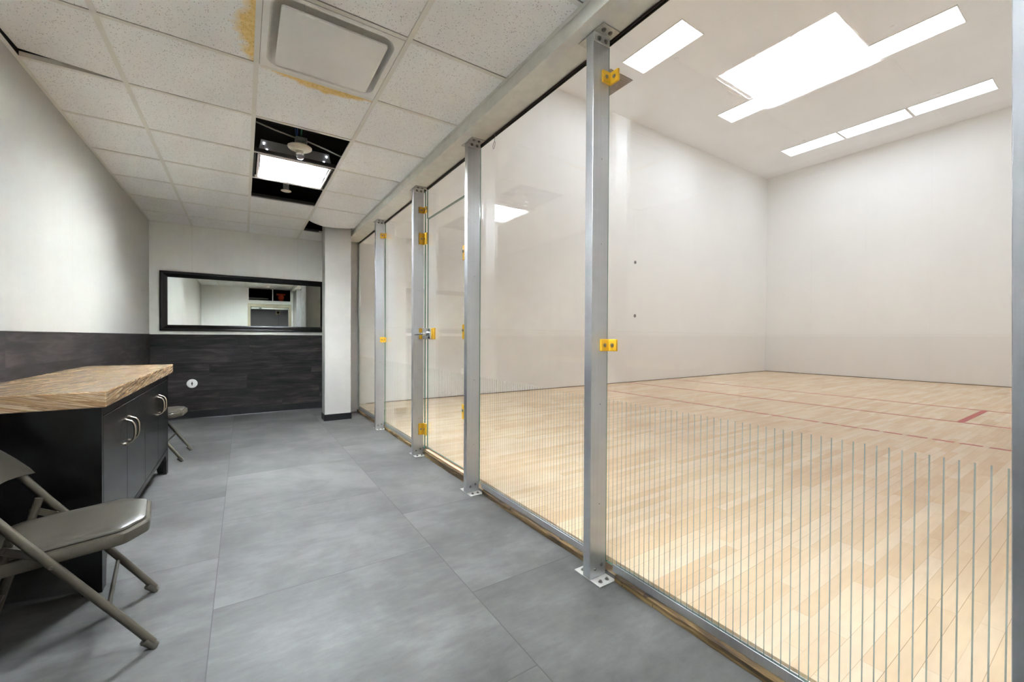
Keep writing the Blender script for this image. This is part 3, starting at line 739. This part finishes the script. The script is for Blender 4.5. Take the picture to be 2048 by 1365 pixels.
# ------------------------------------------------------------------ folding chairs
def make_chair(label):
    r = empty('folding_chair', (0, 0, 0), label, 'chair', 'folding chairs along the left wall')
    HW = .205
    side = [(0.0, .018), (-.058, .107), (-.107, .180), (-.232, .366), (-.300, .466), (-.372, .578), (-.425, .665), (-.455, .715)]
    def sidep(s): return [(x, s*HW*(1.0 if z < .6 else 1-.06*(z-.6)/.12), z) for x, z in side]
    arch = []
    for q in range(1, 12):
        a = PI*q/12; arch.append((-.455-.030*math.sin(a), HW*.93*math.cos(a)*-1, .715+.055*math.sin(a)))
    pts = sidep(-1)+arch+list(reversed(sidep(1)))
    build('front_frame', MB().tube(pts, .0125, 14), 'chair', r, smooth=True, local=True)
    for s in (-1, 1):
        f = MB().cyl((.004, s*HW, .0005), (-.018, s*HW, .030), .0158, .0152, 18).cyl((-.018, s*HW, .030), (-.0215, s*HW, .036), .0162, .0148, 18)
        f.bm.verts.ensure_lookup_table()
        for v in f.bm.verts:
            if v.co.z < .002: v.co.z = .0006
        build('rubber_foot', f, 'rubber', r, smooth=True, local=True)
    RW = .172
    rear = [(-.318, .486), (-.345, .385), (-.395, .205), (-.435, .055), (-.447, .018)]
    for s in (-1, 1):
        build('rear_leg', MB().tube([(x, s*RW, z) for x, z in rear], .0118, 12), 'chair', r, smooth=True, local=True)
        build('rubber_foot', MB().cyl((-.452, s*RW, .0006), (-.441, s*RW, .040), .0165, .0155, 16), 'rubber', r, smooth=True, local=True)
        # flat link between rear leg top and front frame, with rivets
        a, b = Vector((-.335, s*(RW+.0175), .440)), Vector((-.257, s*(RW+.0175), .396))
        d = (b-a).normalized(); nn = Vector((-d.z, 0, d.x))
        lk_ = MB(); P = []
        for c0, sg in ((a, -1), (b, 1)):
            base = math.atan2(d.z*sg, d.x*sg)
            for q in range(7):
                an = base-PI/2+PI*q/6; P.append((c0.x+.0115*math.cos(an), c0.z+.0115*math.sin(an)))
        lk_.prism(P, 'Y', a.y-.0018, a.y+.0018)
        L_ = build('link_bar', lk_, 'chair', r, local=True)
        for p in (a, b): build('rivet', MB().cyl((p.x, p.y+s*.0018, p.z), (p.x, p.y+s*.005, p.z), .006, .0045, 14), 'chair', L_, smooth=True, local=True)
        build('rivet', MB().cyl((-.236, s*(HW+.0115), .366), (-.236, s*(HW+.0145), .366), .0065, .005, 14), 'chair', r, smooth=True, local=True)
    build('stretcher', MB().tube([(-.112, -HW+.008, .172), (-.112, HW-.008, .172)], .0065, 10), 'chair', r, smooth=True, local=True)
    build('stretcher', MB().tube([(-.405, -RW+.008, .165), (-.405, RW-.008, .165)], .0065, 10), 'chair', r, smooth=True, local=True)
    # seat pan: octagonal plan with rounded corners, slightly sloping back
    def outline(ins=0.0, n=6):
        HWs = .187-ins; xf, xb = -.008-ins, -.405+ins; ch = .062
        base = [(xb, -HWs+.03, .03), (xb+.03, -HWs, .02), (xf-ch, -HWs, .03), (xf, -HWs+ch*1.15, .03), (xf, HWs-ch*1.15, .03), (xf-ch, HWs, .03), (xb+.03, HWs, .02), (xb, HWs-.03, .03)]
        out = []
        for i in range(len(base)):
            p0, p, p1 = Vector(base[i-1][:2]), Vector(base[i][:2]), Vector(base[(i+1) % len(base)][:2]); rr = base[i][2]*.55
            a_ = p+(p0-p).normalized()*rr; b_ = p+(p1-p).normalized()*rr
            for q in range(n+1):
                u = q/n; out.append((a_*(1-u)**2+p*2*u*(1-u)+b_*u*u))
        return out
    def slope(x): return .395+.026*(x+.4)/.4
    def loft(rings, capb=True, capt=True):
        t = bmesh.new(); R = [[t.verts.new((p.x, p.y, slope(p.x)+z)) for p in outline(ins)] for ins, z in rings]
        for A_, B_ in zip(R, R[1:]):
            for i in range(len(A_)): t.faces.new((A_[i], A_[(i+1) % len(A_)], B_[(i+1) % len(A_)], B_[i]))
        if capb: t.faces.new(list(reversed(R[0])))
        if capt: t.faces.new(R[-1])
        bmesh.ops.recalc_face_normals(t, faces=t.faces[:]); return t
    build('seat_pan', MB().merge(loft([(.010, -.040), (.002, -.040), (0, -.036), (0, -.006), (.003, -.001), (.010, .000)])), 'chair', r, smooth=True, local=True)
    build('seat_cushion', MB().merge(loft([(.013, .0005), (.011, .004), (.013, .010), (.022, .016), (.045, .020), (.09, .022)])), 'vinyl', r, smooth=True, local=True)
    # backrest: curved panel, pointed corners at the tubes, arched top
    t = bmesh.new(); NU, NV = 28, 12; G = {}
    for i in range(NU+1):
        u = -1+2*i/NU; y = .222*u; au = abs(u)
        zt = .588+.205*max(0, (1-au**2.1))**.75; zb = .566+.018*(1-au**2)
        for j in range(NV+1):
            v = j/NV; z = zb+(zt-zb)*v
            x = -.352-(z-.566)*.62 - .040*(1-u*u)+.003
            for l in (0, 1):
                puff = (.014*(1-au**4)*(1-(2*v-1)**4)+.014) if l == 0 else (-.013)
                G[i, j, l] = t.verts.new((x+puff, y, z+puff*.3))
    for i in range(NU):
        for j in range(NV):
            t.faces.new((G[i, j, 0], G[i+1, j, 0], G[i+1, j+1, 0], G[i, j+1, 0])); t.faces.new((G[i, j, 1], G[i, j+1, 1], G[i+1, j+1, 1], G[i+1, j, 1]))
        t.faces.new((G[i, 0, 0], G[i, 0, 1], G[i+1, 0, 1], G[i+1, 0, 0])); t.faces.new((G[i, NV, 0], G[i+1, NV, 0], G[i+1, NV, 1], G[i, NV, 1]))
    for j in range(NV):
        t.faces.new((G[0, j, 0], G[0, j+1, 0], G[0, j+1, 1], G[0, j, 1])); t.faces.new((G[NU, j, 0], G[NU, j, 1], G[NU, j+1, 1], G[NU, j+1, 0]))
    bmesh.ops.recalc_face_normals(t, faces=t.faces[:])
    build('backrest', MB().merge(t), 'vinyl', r, smooth=True, local=True)
    return r
ch = make_chair('taupe steel folding chair with padded seat, in front of the sideboard at the left edge')
ch.location = (-.288, 2.071, ZF); ch.rotation_euler = (0, 0, math.radians(7.1))
dup(ch, (-.427, 4.704, ZF), math.radians(-3.7), 'taupe folding chair mostly hidden behind the far end of the sideboard')

# ------------------------------------------------------------------ air diffuser
ad = empty('air_diffuser', (.364, 2.228, HC), 'square white ceiling air diffuser with a flat centre plate, between stained tiles', 'air vent')
ax0, ax1, ay0, ay1 = .0735, .6545, 1.948, 2.529
def rsq(cx, cy, hx, hy, rad, n=8):
    o = []
    for sx, sy, a0 in ((1, 1, 0), (-1, 1, PI/2), (-1, -1, PI), (1, -1, 1.5*PI)):
        for q in range(n+1):
            a = a0+PI/2*q/n; o.append((cx+sx*(hx-rad)+rad*math.cos(a), cy+sy*(hy-rad)+rad*math.sin(a)))
    return o
t = bmesh.new(); R = []
cx, cy = (ax0+ax1)/2, (ay0+ay1)/2; hh = (ax1-ax0)/2
for hx, rad, z in ((hh, .004, HC+.012), (hh, .004, HC-.002), (hh-.004, .004, HC-.004), (hh-.026, .07, HC-.003), (hh-.036, .08, HC+.012), (hh-.048, .09, HC+.05), (hh-.075, .10, HC+.085), (hh-.13, .12, HC+.10), (.06, .05, HC+.105)):
    R.append([t.verts.new((x, y, z)) for x, y in rsq(cx, cy, hx, hx, rad)])
for A_, B_ in zip(R, R[1:]):
    for i in range(len(A_)): t.faces.new((A_[i], A_[(i+1) % len(A_)], B_[(i+1) % len(A_)], B_[i]))
t.faces.new(R[-1])
bmesh.ops.recalc_face_normals(t, faces=t.faces[:])
build('bowl', MB().merge(t), 'white', ad, smooth=True)
t = bmesh.new(); R = []
for hx, z in ((.222, HC-.022), (.226, HC-.020), (.226, HC-.012), (.222, HC-.010)):
    R.append([t.verts.new((x, y, z)) for x, y in rsq(.364, 2.232, hx, hx, .016)])
for A_, B_ in zip(R, R[1:]):
    for i in range(len(A_)): t.faces.new((A_[i], A_[(i+1) % len(A_)], B_[(i+1) % len(A_)], B_[i]))
t.faces.new(list(reversed(R[0]))); t.faces.new(R[-1])
bmesh.ops.recalc_face_normals(t, faces=t.faces[:])
build('centre_plate', MB().merge(t), 'white', ad, smooth=True)
hk = MB()
for sx in (-1, 1):
    for sy in (-1, 1): hk.cyl((.364+sx*.13, 2.232+sy*.14, HC-.010), (.364+sx*.13, 2.232+sy*.14, HC+.095), .003, n=8)
build('plate_hooks', hk, 'white', ad)

# ------------------------------------------------------------------ gridded (louvered) lights
def troffer(x0, x1, y0, y1, label, z=HC, turn=False):
    cx, cy = (x0+x1)/2, (y0+y1)/2
    r = empty('louvered_light', (cx, cy, z), label, 'light', 'gridded fluorescent lights in the corridor ceiling')
    zt = z+.125; w_ = .012
    f = MB().box(x0, x0+w_, y0, y1, z+.001, z+.012).box(x1-w_, x1, y0, y1, z+.001, z+.012).box(x0+w_, x1-w_, y0, y0+w_, z+.001, z+.012).box(x0+w_, x1-w_, y1-w_, y1, z+.001, z+.012)
    build('face_frame', f, 'white', r)
    # sheet-metal housing, narrower at the top
    t = bmesh.new(); q = .022
    B_ = [(x0, y0, z+.0125), (x1, y0, z+.0125), (x1, y1, z+.0125), (x0, y1, z+.0125)]
    T_ = [(x0+q, y0+.006, zt), (x1-q, y0+.006, zt), (x1-q, y1-.006, zt), (x0+q, y1-.006, zt)]
    VB = [t.verts.new(p) for p in B_]; VT = [t.verts.new(p) for p in T_]
    for i in range(4): t.faces.new((VB[i], VB[(i+1) % 4], VT[(i+1) % 4], VT[i]))
    t.faces.new(VT)
    build('housing', MB().merge(t), 'housing', r)
    # inner white reflector: three coves
    rf = MB(); n = 3; L = (y1-y0-2*w_)/n
    t = bmesh.new()
    xi0, xi1 = x0+w_+.012, x1-w_-.012
    for c in range(n):
        ya = y0+w_+L*c; pr = []
        for q_ in range(9):
            u = q_/8; pr.append((ya+L*u, z+.03+.075*math.sin(PI*u)**.8))
        prev = None
        for (yy, zz) in pr:
            cur = (t.verts.new((xi0, yy, zz)), t.verts.new((xi1, yy, zz)))
            if prev: t.faces.new((prev[0], prev[1], cur[1], cur[0]))
            prev = cur
    rf.merge(t); rf.box(xi0-.004, xi0, y0+w_, y1-w_, z+.012, z+.11).box(xi1, xi1+.004, y0+w_, y1-w_, z+.012, z+.11)
    TM = Matrix.Translation((cx, cy, 0)) @ Matrix.Rotation(PI/2, 4, 'Z') @ Matrix.Translation((-cx, -cy, 0)) if turn else Matrix.Identity(4)
    rf.bm.transform(TM)
    build('reflector', rf, 'reflector', r, smooth=True)
    lv = MB()
    for c in range(1, n):
        yy = y0+w_+L*c; lv.prism([(yy-.010, z+.03), (yy+.010, z+.03), (yy+.002, z+.004), (yy-.002, z+.004)], 'X', xi0, xi1)
        xx = x0+w_+(x1-x0-2*w_)/n*c; lv.prism([(xx-.008, z+.03), (xx+.008, z+.03), (xx+.0015, z+.004), (xx-.0015, z+.004)], 'Y', y0+w_, y1-w_)
    build('louver', lv, 'reflector', r)
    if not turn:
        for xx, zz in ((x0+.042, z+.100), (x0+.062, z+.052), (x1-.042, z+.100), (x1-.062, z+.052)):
            build('glint_glow', MB().box(xx-.006, xx+.006, y0-.002, y0+.0055, zz-.0022, zz+.0022, .001), 'e_court', r)  # tiny glowing pieces added as glints of leaking light on the housing
    for c in range(n):
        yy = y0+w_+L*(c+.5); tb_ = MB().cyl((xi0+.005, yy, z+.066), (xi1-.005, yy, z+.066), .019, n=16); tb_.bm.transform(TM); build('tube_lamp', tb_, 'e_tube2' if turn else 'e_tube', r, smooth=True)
    return r
troffer(.076, .653, .72, 1.30, 'square gridded ceiling light above the camera, seen reflected in the glass', turn=True)
V = troffer(.098, .636, 3.79, 4.345, 'bright gridded ceiling light hanging askew in the open ceiling cell')
cl_ = MB()
for x in (.118, .165, .565, .612):
    pass
for sx, x in ((1, .150), (-1, .585)):
    cp = MB().box(x-.010, x+.010, 3.776, 3.7885, HC+.020, HC+.040, .002).box(x-.006+sx*-.012, x+.006+sx*-.012, 3.785, 3.793, HC+.075, HC+.083, .001)
    build('spring_clip', cp, 'chrome', V)
    cp = MB().tube([(x-sx*.052, 3.786, HC+.015), (x-sx*.058, 3.775, HC+.03), (x-sx*.05, 3.78, HC+.05)], .0025, 8)
    build('spring_clip', cp, 'chrome', V, smooth=True)
# dark channels beside the hanging light (steel bars on the tees)
struct('trim_8', MB().box(.0725, .657, 3.735, 3.772, HC+.003, HC+.028).box(.0725, .088, 3.78, 4.35, HC+.003, HC+.02).box(.648, .657, 3.78, 4.35, HC+.003, HC+.02), 'trimdark', 'dark steel channels around the hanging light')

# bare lampholder with clear bulb, on a bar hanger
lh = empty('lampholder', (.372, 3.60, HC+.04), 'ivory round lampholder with a clear bulb below a steel box in the open ceiling', 'lamp')
build('junction_box', MB().box(.338, .418, 3.545, 3.625, HC+.062, HC+.112, .006, seg=2), 'galv', lh)
build('rose', MB().lathe((.372, 3.60, HC+.028), [(.022, -.004), (.075, .006), (.084, .014), (.086, .022), (.05, .028), (.05, .034)], 36), 'porcelain', lh, smooth=True)
build('socket', MB().lathe((.372, 3.60, HC-.006), [(.022, 0), (.028, .004), (.029, .028), (.025, .032)], 28), 'porcelain', lh, smooth=True)
build('bulb', MB().lathe((.374, 3.60, HC-.043), [(.004, 0), (.018, .004), (.026, .014), (.029, .026), (.024, .036)], 28), 'bulb', lh, smooth=True)
bar = MB().tube([(.06, 3.52, HC+.135), (.20, 3.55, HC+.118), (.337, 3.575, HC+.106)], .006, 10).tube([(.419, 3.585, HC+.104), (.56, 3.61, HC+.085), (.69, 3.63, HC+.06)], .006, 10)
build('hanger_conduit', bar, 'conduit', lh, smooth=True)
for nm, x, dx in (('blue_wire', .345, -.035), ('blue_wire', .352, -.012), ('green_wire', .372, .012), ('green_wire', .380, .002)):
    build(nm, MB().tube([(x, 3.57, HC+.112), (x+dx*.3, 3.53, HC+.16), (x+dx, 3.45, HC+.25), (x+dx*1.5, 3.4, HC+.5)], .0024, 6), 'bluewire' if 'blue' in nm else 'greenwire', lh, smooth=True)
sp = empty('fire_sprinkler', (.355, 4.60, HC), 'round white sprinkler cap on a grey stem in the far open ceiling cell', 'sprinkler')
build('cap', MB().lathe((.355, 4.60, HC-.002), [(.040, 0), (.046, .003), (.044, .007), (.02, .009)], 30), 'porcelain', sp, smooth=True)
build('stem', MB().cyl((.355, 4.60, HC+.008), (.355, 4.60, HC+.16), .026, .024, 20), 'galv', sp, smooth=True)
